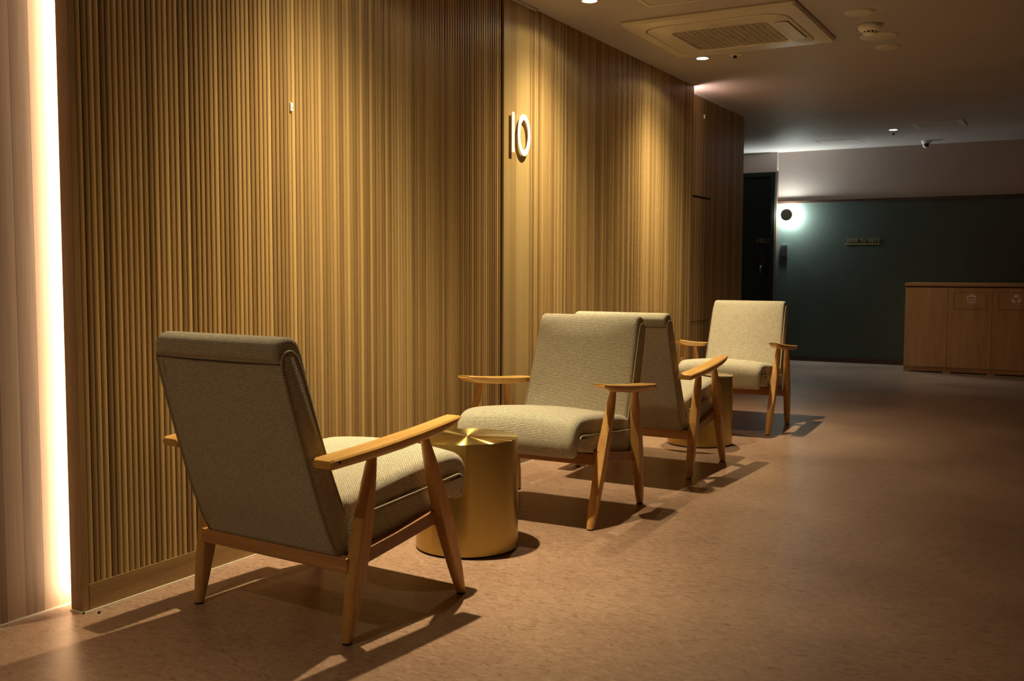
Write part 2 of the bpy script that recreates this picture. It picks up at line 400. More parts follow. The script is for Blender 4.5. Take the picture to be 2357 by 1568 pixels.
st(MB().box(-2.572, -2.5575, WY0, WY1-0.022, 0, 0.083).build('baseboard_left', MAT['basewood'], bevel=0.001), 'oak baseboard under the slat wall')
# silicone bead
m = MB().box(-2.5575, -2.5525, 1.926, WY1, 0, 0.004); m.box(-2.614, -2.5525, 1.926, 1.931, 0, 0.004)
st(m.build('trim_1', MAT['silicone']), 'thin pale sealant bead at the foot of the slat wall')
st(MB().box(-2.559, -2.540, 4.50, 4.765, CEIL-0.010, CEIL).build('trim_2', MAT['ceiling']), 'short ceiling trim strip above the number')

# recessed wall near end, oak planks
wn = MB().box(-2.75, -2.685, -2.7, 2.6, 0, CEIL).build('wall_left_near', MAT['groove']); st(wn, 'recessed oak plank wall washed by a hidden light strip')
ys = [-2.7]+[-2.4+0.3*i for i in range(13)]+[1.463+0.06*i for i in range(0, 14)]
ys = sorted(set(round(y, 4) for y in ys if y < 2.3 and abs(y-1.943) > 0.005)); 
for a, b_ in zip(ys[:-1], ys[1:]):
    if b_-a < 0.02: continue
    MB().box(-2.685, REC_X, a+0.0003, b_-0.0003, 0.001, CEIL-0.001).build('plank', MAT['plank'], wn, bevel=0.0004)
st(MB().box(REC_X, REC_X+0.005, -2.6, 2.2, 0, 0.004).build('trim_3', MAT['silicone']), 'pale sealant bead at the foot of the recessed plank wall')
# led profiles
for y, lb in ((1.985, 'vertical light strip hidden behind the near end of the slat wall'), (7.20, 'vertical light strip hidden behind the far end of the slat wall')):
    o = MB().box(-2.6155, -2.6125, y-0.006, y+0.006, 0.01, CEIL-0.01).build('light_strip', MAT['white']); tag(o, lb, 'light strip')
# recessed wall beyond
wf = MB().box(-2.75, -2.685, 2.6, 8.925, 0, CEIL).build('wall_left_far', MAT['groove']); st(wf, 'recessed oak strip wall with flush access doors')
m = MB()
m.box(-2.685, REC_X, 2.61, 7.27, 0.001, CEIL-0.001)
m.box(-2.685, REC_X, 8.06, 8.925, 0.001, CEIL-0.001)
m.build('oak_panel', MAT['slat_c'], wf)
for z0, z1 in ((0.001, 0.598), (0.632, 1.607), (1.625, CEIL-0.001)):
    MB().box(-2.685, REC_X+0.001, 7.275, 8.055, z0, z1).build('access_door', MAT['slat_c'], wf, bevel=0.0015)
MB().box(-2.685, REC_X-0.004, 7.275, 8.055, 0.60, 0.63).build('access_rail', MAT['slat_c'], wf)
st(MB().box(-5.2, -2.75, 8.80, 8.925, 0, CEIL).build('wall_corridor', MAT['upper']), 'corridor wall behind the slat wall')
st(MB().box(-5.3, -5.2, 8.8, FAR_Y, 0, CEIL).build('wall_corridor_end', MAT['hidden']), 'end wall of the side corridor')

# far wall
TR = 1.822
wg = MB().box(-5.2, 2.4, FAR_Y, FAR_Y+0.12, 0, TR).build('wall_far', MAT['green']); st(wg, 'dark green lower part of the far wall')
MB().box(-5.2, 2.4, FAR_Y-0.0, FAR_Y+0.12, TR+0.0, CEIL).build('upper_wall', MAT['upper'], wg)
st(MB().box(-3.10, 2.4, FAR_Y-0.022, FAR_Y, TR-0.012, TR+0.016).build('trim_4', MAT['darktrim'], bevel=0.002), 'dark brown rail along the top of the green wall')
st(MB().box(-3.10, -1.585, FAR_Y-0.012, FAR_Y, 0, 0.058).build('baseboard_far', MAT['darktrim'], bevel=0.002), 'dark brown baseboard of the green wall')
# door pier, proud of the wall
DY = 11.672; DX1 = -3.103
pier = MB(); pier.box(-5.2, -4.07, DY, FAR_Y, 0, CEIL); pier.box(-4.07, DX1, DY, FAR_Y, 2.175, CEIL); pier.box(-3.115, DX1, DY, FAR_Y, 0, 2.175)
st(pier.build('wall_door_pier', MAT['upper']), 'taupe wall section that holds the dark door')
jm = MB().box(DX1-0.001, DX1+0.004, DY-0.002, FAR_Y, 0, 2.178).build('trim_5', MAT['darktrim']); st(jm, 'dark brown jamb strip on the side of the door section')
dr = empty('door_1', (-3.6, DY+0.03, 0)); st(dr, 'dark green flat door numbered 1013')
def loc(o, p): 
    for v in o.data.vertices: v.co -= Vector(p)
    return o
DP = (-3.6, DY+0.03, 0)
m = MB(); m.box(-4.07, -4.02, DY-0.012, DY+0.05, 0, 2.175); m.box(-3.165, -3.115, DY-0.012, DY+0.05, 0, 2.175); m.box(-4.02, -3.165, DY-0.012, DY+0.05, 2.125, 2.175)
loc(m.build('door_frame', MAT['frame'], dr, bevel=0.004), DP)
m = MB(); m.box(-3.178, -3.165, DY+0.005, DY+0.05, 0, 2.125); m.box(-4.02, -3.178, DY+0.005, DY+0.05, 2.112, 2.125)
loc(m.build('door_stop', MAT['frame'], dr, bevel=0.002), DP)
loc(MB().box(-4.018, -3.18, DY+0.02, DY+0.06, 0.005, 2.11).build('door_leaf', MAT['door'], dr), DP)
lk = loc(MB().box(-3.288, -3.212, DY-0.006, DY+0.0205, 0.99, 1.258).build('door_lock', MAT['black'], dr, bevel=0.004), DP)
hn = MB(); hn.tube([(-3.262, DY-0.005, 1.082), (-3.262, DY-0.05, 1.082), (-3.262, DY-0.055, 1.07), (-3.262, DY-0.055, 1.01)], 0.009, 10)
loc(hn.build('handle', MAT['black'], lk, smooth=40), DP)
loc(MB().lathe((-3.262, DY-0.006, 1.092), [(0.012, 0), (0.014, 0.004), (0.010, 0.012)], 20, 'y').build('lock_knob', MAT['chrome'], lk, smooth=40), DP)
loc(MB().box(-3.265, -3.235, DY-0.0075, DY-0.006, 1.240, 1.247).build('lock_bar', MAT['chrome'], lk), DP)
def wall_text(s, x0, z0, width, height, y, mat, parent, off, name='character', depth=0.0015):
    """flat raised lettering on a wall facing the viewer, one object per character"""
    me, mx0, w, my0, hh = text_mesh(s, 1.0, 0.01)
    bm = bmesh.new(); bm.from_mesh(me); bm.verts.ensure_lookup_table()
    for v in bm.verts:
        x, yy, z = v.co
        v.co = (x0+(x-mx0)/w*width-off[0], y-z/0.01*depth-off[1], z0+(yy-my0)/hh*height-off[2])
    bmesh.ops.remove_doubles(bm, verts=bm.verts, dist=1e-6)
    seen = set(); islands = []
    for v in bm.verts:
        if v in seen: continue
        st_ = [v]; isl = []; seen.add(v)
        while st_:
            q = st_.pop(); isl.append(q)
            for e in q.link_edges:
                o2 = e.other_vert(q)
                if o2 not in seen: seen.add(o2); st_.append(o2)
        islands.append(isl)
    out = []
    for isl in islands:
        idx = {v: k for k, v in enumerate(isl)}
        F = [tuple(idx[v] for v in f.verts) for f in bm.faces if f.verts[0] in idx]
        m = MB(); m.add([tuple(v.co) for v in isl], F); out.append(m.build(name, mat, parent))
    bm.free(); bpy.data.meshes.remove(me)
    return out
wall_text('1013', -3.318, 1.362, 0.132, 0.048, DY+0.0185, MAT['brass'], dr, DP)

# sign on the green wall
sg = empty('room_direction_sign', (-2.15, FAR_Y, 1.34)); tag(sg, 'small brass sign lettering 1008 To 1013 underlined with a left arrow', 'sign')
SP = (-2.15, FAR_Y, 1.34)
wall_text('1008 To 1013', -2.308, 1.356, 0.335, 0.042, FAR_Y-0.003, MAT['brass'], sg, SP)
m = MB().box(-2.335, -1.962, FAR_Y-0.005, FAR_Y-0.0005, 1.334, 1.340)
m.add([(-2.342, FAR_Y-0.005, 1.337), (-2.322, FAR_Y-0.005, 1.350), (-2.322, FAR_Y-0.005, 1.324), (-2.342, FAR_Y-0.0005, 1.337), (-2.322, FAR_Y-0.0005, 1.350), (-2.322, FAR_Y-0.0005, 1.324)],
      [(0, 1, 2), (5, 4, 3), (0, 3, 4, 1), (1, 4, 5, 2), (2, 5, 3, 0)])
loc(m.build('arrow_underline', MAT['brass'], sg), SP)

# keypad
kp = empty('door_keypad', (-3.015, FAR_Y, 1.265)); tag(kp, 'small black and silver keypad on the green wall below the round wall lamp', 'keypad')
KP = (-3.015, FAR_Y, 1.265)
loc(MB().box(-3.056, -2.980, FAR_Y-0.016, FAR_Y, 1.20, 1.335).build('casing', MAT['chrome'], kp, bevel=0.004), KP)
loc(MB().box(-3.051, -2.986, FAR_Y-0.020, FAR_Y-0.0155, 1.215, 1.322).build('faceplate', MAT['black'], kp, bevel=0.002), KP)

# sconce
sc_ = empty('wall_sconce', SCON); tag(sc_, 'round wall sconce with dark disc and glowing white ring by the door', 'lamp')
loc(MB().lathe((SCON[0], FAR_Y, SCON[2]), [(0.030, 0), (0.030, 0.012), (0.008, 0.014), (0.008, 0.115)], 24, 'y').build('stem', MAT['bronze'], sc_, smooth=40), SCON)
loc(MB().lathe((SCON[0], FAR_Y-0.108, SCON[2]), [(0.050, 0), (0.064, 0.004), (0.068, 0.010), (0.064, 0.016), (0.03, 0.020), (0.001, 0.021)], 48, 'y').build('disc', MAT['bronze'], sc_, smooth=40), SCON)
loc(MB().lathe((SCON[0], FAR_Y-0.058, SCON[2]), [(0.040*math.sin(PI*k/10+0.0001)+0.0005, -0.040*math.cos(PI*k/10)) for k in range(11)], 24, 'y').build('glowing_globe', MAT['glow'], sc_, smooth=60), SCON)

# ------------------------------------------------------------------ waste cabinets
CY = 11.055; CB = FAR_Y-0.012
def icon_obj(m, parent, off, name='icon'):
    return loc(m.build(name, MAT['icon'], parent), off)
def quad_bar(m, x0, z0, x1, z1, w, y):
    d = Vector((x1-x0, z1-z0)); n = Vector((-d.y, d.x)).normalized()*w/2
    P = [(x0+n.x, z0+n.y), (x0-n.x, z0-n.y), (x1-n.x, z1-n.y), (x1+n.x, z1+n.y)]
    m.add([(a, y, b) for a, b in P]+[(a, y+0.001, b) for a, b in P], [(0, 1, 2, 3), (7, 6, 5, 4), (0, 4, 5, 1), (1, 5, 6, 2), (2, 6, 7, 3), (3, 7, 4, 0)])
def cabinet(x0, x1, icon, label):
    P = (x0, CY, 0); r = empty('waste_cabinet', P); tag(r, label, 'cabinet', None)
    loc(MB().box(x0+0.001, x1-0.001, CY+0.02, CB, 0.055, 0.872).build('carcass', MAT['cabinet'], r), P)
    m = MB().box(x0, x1, CY+0.012, CY+0.03, 0.012, 0.053)
    loc(m.build('plinth', MAT['cabinet'], r), P)
    for fx0, fx1, fy0, fy1, fz in ((x0, x0+0.045, CY+0.012, CY+0.03, 0.012), (x1-0.030, x1, CY+0.012, CY+0.03, 0.012), (x0+.01, x1-.01, CB-0.05, CB, 0.055)):
        loc(MB().box(fx0, fx1, fy0, fy1, 0, fz).build('foot', MAT['cabinet'], r), P)
    if icon is None:
        loc(MB().box(x0+0.001, x1-0.0015, CY, CY+0.019, 0.057, 0.868).build('door', MAT['cabinet'], r, bevel=0.001), P)
    else:
        fx0, fx1, fz0, fz1 = x0+0.058, x1-0.052, 0.657, 0.826
        m = MB(); a, b_ = x0+0.0015, x1-0.0015
        m.box(a, b_, CY, CY+0.019, 0.057, fz0-0.003); m.box(a, b_, CY, CY+0.019, fz1+0.003, 0.868)
        m.box(a, fx0-0.003, CY, CY+0.019, fz0-0.003, fz1+0.003); m.box(fx1+0.003, b_, CY, CY+0.019, fz0-0.003, fz1+0.003)
        loc(m.build('door', MAT['cabinet'], r), P)
        f = loc(MB().box(fx0, fx1, CY+0.001, CY+0.018, fz0, fz1).build('flap', MAT['cabinet'], r, bevel=0.001), P)
        cx = x0+0.218; y = CY+0.0002; m = MB()
        if icon == 'bin':
            zt = 0.795
            quad_bar(m, cx-0.042, zt-0.008, cx+0.042, zt-0.008, 0.010, y); quad_bar(m, cx-0.012, zt+0.004, cx+0.012, zt+0.004, 0.007, y)
            quad_bar(m, cx-0.036, zt-0.01, cx-0.032, 0.722, 0.007, y); quad_bar(m, cx+0.036, zt-0.01, cx+0.032, 0.722, 0.007, y)
            quad_bar(m, cx-0.035, 0.724, cx+0.035, 0.724, 0.007, y)
            for q in (-0.014, 0, 0.014): quad_bar(m, cx+q, 0.765, cx+q, 0.738, 0.004, y)
        else:
            cz = 0.762; cx = x0+0.212
            for k in range(3):
                a0 = PI/2+k*2*PI/3; R = 0.033
                pts = [(cx+R*math.cos(a0+t), cz+R*math.sin(a0+t)) for t in (-0.62, -0.25, 0.25)]
                quad_bar(m, *pts[0], *pts[1], 0.021, y); quad_bar(m, *pts[1], *pts[2], 0.021, y)
                e = pts[2]; tx, tz = -math.sin(a0+0.45), math.cos(a0+0.45); nx, nz = math.cos(a0+0.45), math.sin(a0+0.45)
                T = [(e[0]+nx*0.017, e[1]+nz*0.017), (e[0]-nx*0.017, e[1]-nz*0.017), (e[0]+tx*0.022, e[1]+tz*0.022)]
                m.add([(p[0], y, p[1]) for p in T]+[(p[0], y+0.001, p[1]) for p in T], [(0, 1, 2), (5, 4, 3), (0, 3, 4, 1), (1, 4, 5, 2), (2, 5, 3, 0)])
        icon_obj(m, f, P)
        wall_text('WASTE' if icon == 'bin' else 'RECYCLE', cx-(0.020 if icon == 'bin' else 0.026), 0.702, 0.042 if icon == 'bin' else 0.054, 0.010, CY+0.0008, MAT['icon'], f, P, depth=0.0006)
    return r
cabinet(-1.583, -1.176, None, 'plain oak cabinet at the left end of the waste counter')
cabinet(-1.176, -0.767, 'bin', 'oak waste cabinet whose flap shows a white bin symbol')
cabinet(-0.767, -0.358, 'recycle', 'oak recycling cabinet whose flap shows a white recycling arrows symbol')
o = MB().box(-1.590, -0.352, CY-0.006, CB, 0.884, 0.916).build('countertop', MAT['cabtop'], bevel=0.002)
for v in o.data.vertices: v.co -= Vector((-1.59, CY, 0.884))
o.location = (-1.59, CY, 0.884); tag(o, 'oak countertop lying across the waste cabinets', 'countertop')
MB().box(0.01, 1.22, 0.012, CB-CY, -0.012, 0.0).build('shadow_gap_strip', MAT['groove'], o)

# ------------------------------------------------------------------ ceiling fixtures
def downlight(x, y, lens, label):
    r = empty('downlight', (x, y, CEIL)); tag(r, label, 'downlight', None)
    loc(MB().lathe((x, y, CEIL), [(0.046, 0), (0.046, -0.003), (0.041, -0.006), (0.037, -0.005), (0.037, -0.001)], 40).build('trim_ring', MAT['reflector'], r, smooth=40), (x, y, CEIL))
    loc(MB().lathe((x, y, CEIL), [(0.0365, -0.0005), (0.0365, -0.003), (0.02, -0.0045), (0.001, -0.005)], 32).build('lens', lens, r, smooth=40), (x, y, CEIL))
downlight(*DOWN[0][:2], MAT['lens'], 'recessed downlight over the nearest armchair')
downlight(*DOWN[1][:2], MAT['lens'], 'lit recessed downlight at the top edge, before the air conditioner')
downlight(*DOWN[2][:2], MAT['lens'], 'lit recessed downlight beyond the far edge of the air conditioner')
downlight(*FAR_DOWN, MAT['lens2'], 'small lit downlight far away near the security camera')
def ceiling_disc(name, x, y, r0, label, cat, drop=0.006, inner=True):
    P = (x, y, CEIL); r = empty(name, P); tag(r, label, cat)
    loc(MB().lathe(P, [(r0, 0), (r0, -drop*0.6), (r0*0.96, -drop), (0.001, -drop)], 48).build('plate', MAT['offwhite'], r, smooth=40), P)
    if inner: loc(MB().lathe(P, [(r0*0.80, -drop-0.0002), (r0*0.80, -drop-0.0012), (0.001, -drop-0.0014)], 48).build('centre_plate', MAT['acbody'], r, smooth=40), P)
ceiling_disc('ceiling_cover', -1.078, 5.643, 0.076, 'round flat ceiling plate in front of the smoke detector', 'ceiling plate')
ceiling_disc('ceiling_cover', -1.084, 6.259, 0.107, 'largest round ceiling plate, just behind the smoke detector', 'ceiling plate', 0.005, False)
ceiling_disc('ceiling_cover', -1.085, 6.584, 0.073, 'small ringed round ceiling plate behind the large plate', 'ceiling plate')
# smoke detector
P = (-1.082, 5.96, CEIL); r = empty('smoke_detector', P); tag(r, 'white domed smoke detector hanging between the round ceiling plates', 'smoke detector')
loc(MB().lathe(P, [(0.058, 0), (0.064, -0.004), (0.064, -0.018), (0.056, -0.030), (0.040, -0.036)], 48).build('base', MAT['white'], r, smooth=30), P)
loc(MB().lathe(P, [(0.034, -0.034), (0.034, -0.046), (0.001, -0.046)], 40).build('vent_chamber', MAT['dark'], r, smooth=30), P)
m = MB()
for k in range(10):
    a = 2*PI*k/10; c, s = math.cos(a), math.sin(a)
    q = MB().box(-0.004, 0.004, -0.003, 0.003, -0.047, -0.033)
    m.add([(P[0]+0.036*c+v[0]*-s+v[1]*c, P[1]+0.036*s+v[0]*c+v[1]*s, P[2]+v[2]) for v in q.v], q.f)
m.lathe(P, [(0.038, -0.045), (0.036, -0.052), (0.020, -0.056), (0.001, -0.057)], 40)
loc(m.build('cage', MAT['white'], r, smooth=30), P)
loc(MB().box(P[0]-0.075, P[0]-0.030, P[1]-0.001, P[1]+0.001, P[2]-0.037, P[2]-0.034).build('test_tab', MAT['white'], r), P)
def sprinkler(x, y, label):
    P = (x, y, CEIL); r = empty('sprinkler', P); tag(r, label, 'sprinkler')
    loc(MB().lathe(P, [(0.040, 0), (0.040, -0.003), (0.030, -0.006), (0.012, -0.006)], 36).build('escutcheon', MAT['offwhite'], r, smooth=40), P)
    loc(MB().lathe(P, [(0.012, -0.004), (0.010, -0.016), (0.013, -0.018), (0.013, -0.021), (0.001, -0.021)], 20).build('head', MAT['black'], r, smooth=40), P)
sprinkler(-1.971, 6.353, 'small sprinkler head beside the downlight behind the air conditioner')
sprinkler(-1.677, 10.62, 'tiny sprinkler head beside the far downlight')
def frame_panel(name, x0, x1, y0, y1, w, label, cat, slats=False, drop=0.004):
    P = ((x0+x1)/2, (y0+y1)/2, CEIL); r = empty(name, P); tag(r, label, cat)
    m = MB(); z0, z1 = CEIL-drop, CEIL
    m.box(x0, x1, y0, y0+w, z0, z1); m.box(x0, x1, y1-w, y1, z0, z1); m.box(x0, x0+w, y0+w, y1-w, z0, z1); m.box(x1-w, x1, y0+w, y1-w, z0, z1)
    loc(m.build('frame', MAT['offwhite'], r), P)
    loc(MB().box(x0+w+0.003, x1-w-0.003, y0+w+0.003, y1-w-0.003, CEIL-drop*0.6, CEIL-0.0005).build('cover', MAT['ceiling'] if not slats else MAT['acdark'], r), P)
    if slats:
        for i in range(9):
            yy = y0+w+0.02+i*(y1-y0-2*w-0.04)/8
            loc(MB().box(x0+w, x1-w, yy-0.006, yy+0.006, CEIL-drop-0.002, CEIL-0.002).build('slat', MAT['offwhite'], r), P)
frame_panel('access_hatch', -2.012, -1.56, 4.55, 5.0, 0.014, 'square framed ceiling hatch at the top edge before the air conditioner', 'hatch')
frame_panel('ceiling_vent', -1.43, -0.99, 9.97, 10.40, 0.045, 'square ceiling vent with pale frame near the far downlight', 'vent', drop=0.006)
frame_panel('access_hatch', -2.51, -2.075, 10.90, 11.32, 0.012, 'thin framed ceiling hatch far away above the green wall', 'hatch', drop=0.003)
# dome camera
P = (-1.474, 11.42, CEIL); r = empty('security_camera', P); tag(r, 'white dome security camera with black eye under the ceiling', 'camera')
loc(MB().lathe(P, [(0.050, 0), (0.050, -0.010), (0.042, -0.026), (0.028, -0.038)], 36).build('base', MAT['white'], r, smooth=40), P)
m = MB(); pr = [(0.036*math.sin(t), -0.040-0.036*math.cos(t)) for t in [PI*k/12 for k in range(11, -1, -1)]]
pr = [(max(a, 0.001), b) for a, b in pr]
m.lathe(P, pr, 28); loc(m.build('eyeball', MAT['white'], r, smooth=60), P)
loc(MB().lathe((P[0]+0.006, P[1]-0.012, P[2]-0.045), [(0.022, 0), (0.022, 0.024), (0.016, 0.029), (0.001, 0.030)], 28, 'y').build('lens', MAT['black'], r, smooth=40), P)

# ------------------------------------------------------------------ ceiling cassette air conditioner
def rrect(cx, cy, hx, hy, rad, z, n=8):
    out = []
    for sx, sy, a0 in ((1, 1, 0), (-1, 1, PI/2), (-1, -1, PI), (1, -1, 3*PI/2)):
        for k in range(n+1):
            a = a0+PI/2*k/n
            out.append((cx+sx*(hx-rad)+rad*math.cos(a), cy+sy*(hy-rad)+rad*math.sin(a), z))
    return out
AX, AY = -1.793, 5.700
P = (AX, AY, CEIL); ac = empty('air_conditioner', P); tag(ac, 'square beige ceiling cassette air conditioner with central grille', 'air conditioner')
m = MB()
R = [rrect(AX, AY, 0.478, 0.478, 0.02, CEIL), rrect(AX, AY, 0.482, 0.482, 0.02, CEIL-0.010), rrect(AX, AY, 0.474, 0.474, 0.02, CEIL-0.026),
     rrect(AX, AY, 0.4015, 0.4015, 0.132, CEIL-0.033), rrect(AX, AY, 0.4015, 0.4015, 0.132, CEIL-0.012)]
m.loft(R, cap=False)
loc(m.build('outer_panel', MAT['acbody'], ac, smooth=25), P)
m = MB()
m.loft([rrect(AX, AY, 0.406, 0.406, 0.13, CEIL-0.012), rrect(AX, AY, 0.390, 0.390, 0.13, CEIL-0.012)], cap=False)
loc(m.build('shadow_groove', MAT['dark'], ac), P)
# centre bezel with a hole for the grille
GX, GY = 0.268, 0.258
ring = [rrect(AX, AY+0.003, 0.396, 0.396, 0.13, CEIL-0.012), rrect(AX, AY+0.003, 0.396, 0.396, 0.13, CEIL-0.034), rrect(AX, AY, 0.388, 0.388, 0.13, CEIL-0.038),
        rrect(AX+0.0, AY, GX+0.008, GY+0.008, 0.05, CEIL-0.043), rrect(AX, AY, GX, GY, 0.045, CEIL-0.038), rrect(AX, AY, GX, GY, 0.045, CEIL-0.024)]
m = MB(); m.loft(ring, cap=False); loc(m.build('bezel', MAT['acbody'], ac, smooth=25), P)
m = MB(); q = rrect(AX, AY, GX+0.004, GY+0.004, 0.045, CEIL-0.022); m.add(q+[(a, b, c+0.004) for a, b, c in q], [tuple(range(len(q))), tuple(reversed(range(len(q), 2*len(q))))])
gr = loc(m.build('grille', MAT['acdark'], ac), P)
m0 = loc(MB().box(AX-0.0022, AX+0.0022, AY-GY+0.004, AY+GY-0.004, CEIL-0.037, CEIL-0.026).build('grille_bar', MAT['acbody'], gr), P)
nb = 15
m0.location = (-GX+0.018, 0, 0)
for i in range(1, nb):
    o = m0.copy(); C.objects.link(o); o.parent = gr; o.location = (-GX+0.018+i*(2*GX-0.036)/(nb-1), 0, 0)
m1 = loc(MB().box(AX-GX+0.004, AX+GX-0.004, AY-0.0018, AY+0.0018, CEIL-0.036, CEIL-0.030).build('grille_louver', MAT['acbody'], gr), P)
nl = 22; m1.location = (0, -GY+0.012, 0)
for i in range(1, nl):
    o = m1.copy(); C.objects.link(o); o.parent = gr; o.location = (0, -GY+0.012+i*(2*GY-0.024)/(nl-1), 0)
# four outlet flaps
for k in range(1):
    c, s = round(math.cos(k*PI/2)), round(math.sin(k*PI/2))
    q = MB(); q.loft([rrect(0.338, 0, 0.036, 0.225, 0.025, -0.0385), rrect(0.338, 0, 0.036, 0.225, 0.025, -0.0432), rrect(0.338, 0, 0.034, 0.223, 0.023, -0.0442)])
    m = MB(); m.add([(v[0]*c-v[1]*s, v[0]*s+v[1]*c, v[2]) for v in q.v], q.f)
    o = m.build('air_flap', MAT['acbody'], ac, smooth=25)
    q = MB(); q.loft([rrect(0.338, 0, 0.039, 0.228, 0.027, -0.0383), rrect(0.338, 0, 0.0375, 0.2265, 0.026, -0.0422)])
    m = MB(); m.add([(v[0]*c-v[1]*s, v[0]*s+v[1]*c, v[2]) for v in q.v], q.f)
    m.build('flap_gap', MAT['dark'], o)

# ------------------------------------------------------------------ number 10 and clips
num = empty('floor_number', (WALL_X, 4.63, 1.73)); tag(num, 'white raised numeral 10 fixed on the oak board', 'number')
NP = (WALL_X, 4.63, 1.73)
one = loc(MB().box(-2.549, -2.545, 4.494, 4.523, 1.628, 1.831).build('digit', MAT['white'], num, bevel=0.001), NP)
m = MB(); R = []
n = 64
yc, zc, ry, rz_ = 4.6235, 1.727, 0.068, 0.107
for (qy, qz, x) in ((ry, rz_, -2.549), (ry, rz_, -2.545), (ry-0.026, rz_-0.029, -2.545), (ry-0.026, rz_-0.029, -2.549)):
    R.append([(x, yc+qy*math.cos(2*PI*k/n), zc+qz*math.sin(2*PI*k/n)) for k in range(n)])
m.loft(R, closed=True); loc(m.build('digit', MAT['white'], num, smooth=40), NP)
for y, z in ((4.508, 1.663), (4.508, 1.803), (4.568, 1.733), (4.678, 1.733)):
    loc(MB().box(-2.5591, -2.548, y-0.003, y+0.003, z-0.003, z+0.003).build('standoff_pin', MAT['chrome'], num), NP)
# illegible maker's mark on the air conditioner
mk = MB()
for i, (a, b_) in enumerate(((-0.031, 0.006), (-0.022, 0.004), (-0.015, 0.006), (-0.006, 0.007), (0.003, 0.005), (0.011, 0.006), (0.020, 0.008))):
    mk.box(AX+a, AX+a+b_, AY-0.318, AY-0.311, CEIL-0.0412, CEIL-0.0395)
tag(loc(mk.build('maker_mark', MAT['dark'], ac), (AX, AY, CEIL)), kind='stuff')
def clip(x, y, z, label):
    P = (x, y, z); r = empty('wall_clip', P); tag(r, label, 'clip')
    loc(MB().box(x, x+0.006, y-0.007, y+0.007, z-0.015, z+0.015).build('clip_body', MAT['white'], r, bevel=0.0015), P)
    loc(MB().box(x+0.006, x+0.007, y-0.002, y+0.002, z-0.005, z-0.001).build('screw_dot', MAT['chrome'], r), P)
clip(-2.559, 2.866, 1.625, 'tiny white clip on the slats, high above the nearest armchair')
clip(REC_X, 7.832, 2.258, 'tiny white clip on the recessed wall beyond the slat wall')

# ------------------------------------------------------------------ armchair
def smooth_closed(pts, sub=4):
    n = len(pts); out = []
    for i in range(n):
        p0, p1, p2, p3 = pts[(i-1) % n], pts[i], pts[(i+1) % n], pts[(i+2) % n]
        for k in range(sub):
            t = k/sub
            out.append(tuple(0.5*((2*p1[j])+(-p0[j]+p2[j])*t+(2*p0[j]-5*p1[j]+4*p2[j]-p3[j])*t*t+(-p0[j]+3*p1[j]-3*p2[j]+p3[j])*t**3) for j in (0, 1)))
    return out
def inset(pts, d):
    n = len(pts); out = []
    A = sum(pts[i][0]*pts[(i+1) % n][1]-pts[(i+1) % n][0]*pts[i][1] for i in range(n))
    sg_ = 1 if A > 0 else -1
    for i in range(n):
        a, b = pts[i-1], pts[(i+1) % n]
        t = Vector((b[0]-a[0], b[1]-a[1])); 
        if t.length < 1e-9: out.append(pts[i]); continue
        t.normalize(); nrm = Vector((-t.y, t.x))*sg_
        out.append((pts[i][0]+nrm.x*d, pts[i][1]+nrm.y*d))
    return out
def cushion(prof, hw, rnd=0.02, crown=0.0, crown_sel=None, uv0=0.0):
    """profile (y,z) swept along x, edges rounded, uv in metres"""
    n = len(prof); st_ = []
    for k in range(6):
        a = PI/2*k/5
        st_.append((-hw+rnd*(1-math.sin(a)), rnd*0.6*(1-math.cos(a))))
    st_ = [(-hw+rnd*(1-math.cos(PI/2*k/5)), rnd*(1-math.sin(PI/2*k/5))) for k in range(6)]
    mid = [(-hw+rnd+(2*hw-2*rnd)*k/10, 0) for k in range(1, 10)]
    xs = st_+mid+[(-x, d) for x, d in reversed(st_)]
    ux = [0.0]
    for i in range(1, len(xs)): ux.append(ux[-1]+math.hypot(xs[i][0]-xs[i-1][0], xs[i][1]-xs[i-1][1]))
    L = [0]
    for i in range(n): L.append(L[-1]+math.dist(prof[i], prof[(i+1) % n]))
    rings = []
    for x, d in xs:
        p = inset(prof, d)
        c = crown*(1-(x/hw)**2)
        if crown and crown_sel:
            q = []
            for i, (y, z) in enumerate(p):
                w = crown_sel(y, z); q.append((y+w[0]*c, z+w[1]*c))
            p = q
        rings.append([(x, y, z) for y, z in p])
    V = [v for r in rings for v in r]; F = []; U = []
    for i in range(len(xs)-1):
        for k in range(n):
            k2 = (k+1) % n
            F.append((i*n+k, i*n+k2, (i+1)*n+k2, (i+1)*n+k))
            xa, xb = ux[i], ux[i+1]
            U.append([(xa, L[k]), (xa, L[k+1]), (xb, L[k+1]), (xb, L[k])])
    F.append(tuple(reversed(range(n)))); U.append([(rings[0][k][1], rings[0][k][2]) for k in reversed(range(n))])
    b = (len(xs)-1)*n
    F.append(tuple(b+k for k in range(n))); U.append([(rings[-1][k][1], rings[-1][k][2]) for k in range(n)])
    m = MB(); m.add(V, F, U); return m
def leg_mb(foot, top, side):
    """octagonal-ish clipped round leg: thick at the seat rail, thin at both ends"""
    foot, top = Vector(foot), Vector(top); m = MB(); R = []; n = 24
    for i in range(19):
        t = i/18; c = foot.lerp(top, t)
        s = max(0.0, 1-abs((t-0.50)/0.50)**1.7)
        rad = 0.0152-0.0028*t+0.0172*s
        cx_, cy_ = 0.0185+0.0*s, 0.0225
        ring = []
        for k in range(n):
            a = 2*PI*(k+0.5)/n
            dx = max(-cx_, min(cx_, rad*math.cos(a))); dy = max(-cy_*1.15, min(cy_*1.15, rad*math.sin(a)))
            ring.append((c.x+dx, c.y+dy, c.z))
        R.append(ring)
    m.loft(R); return m
def deform(o, fn):
    for v in o.data.vertices: v.co = fn(v.co)
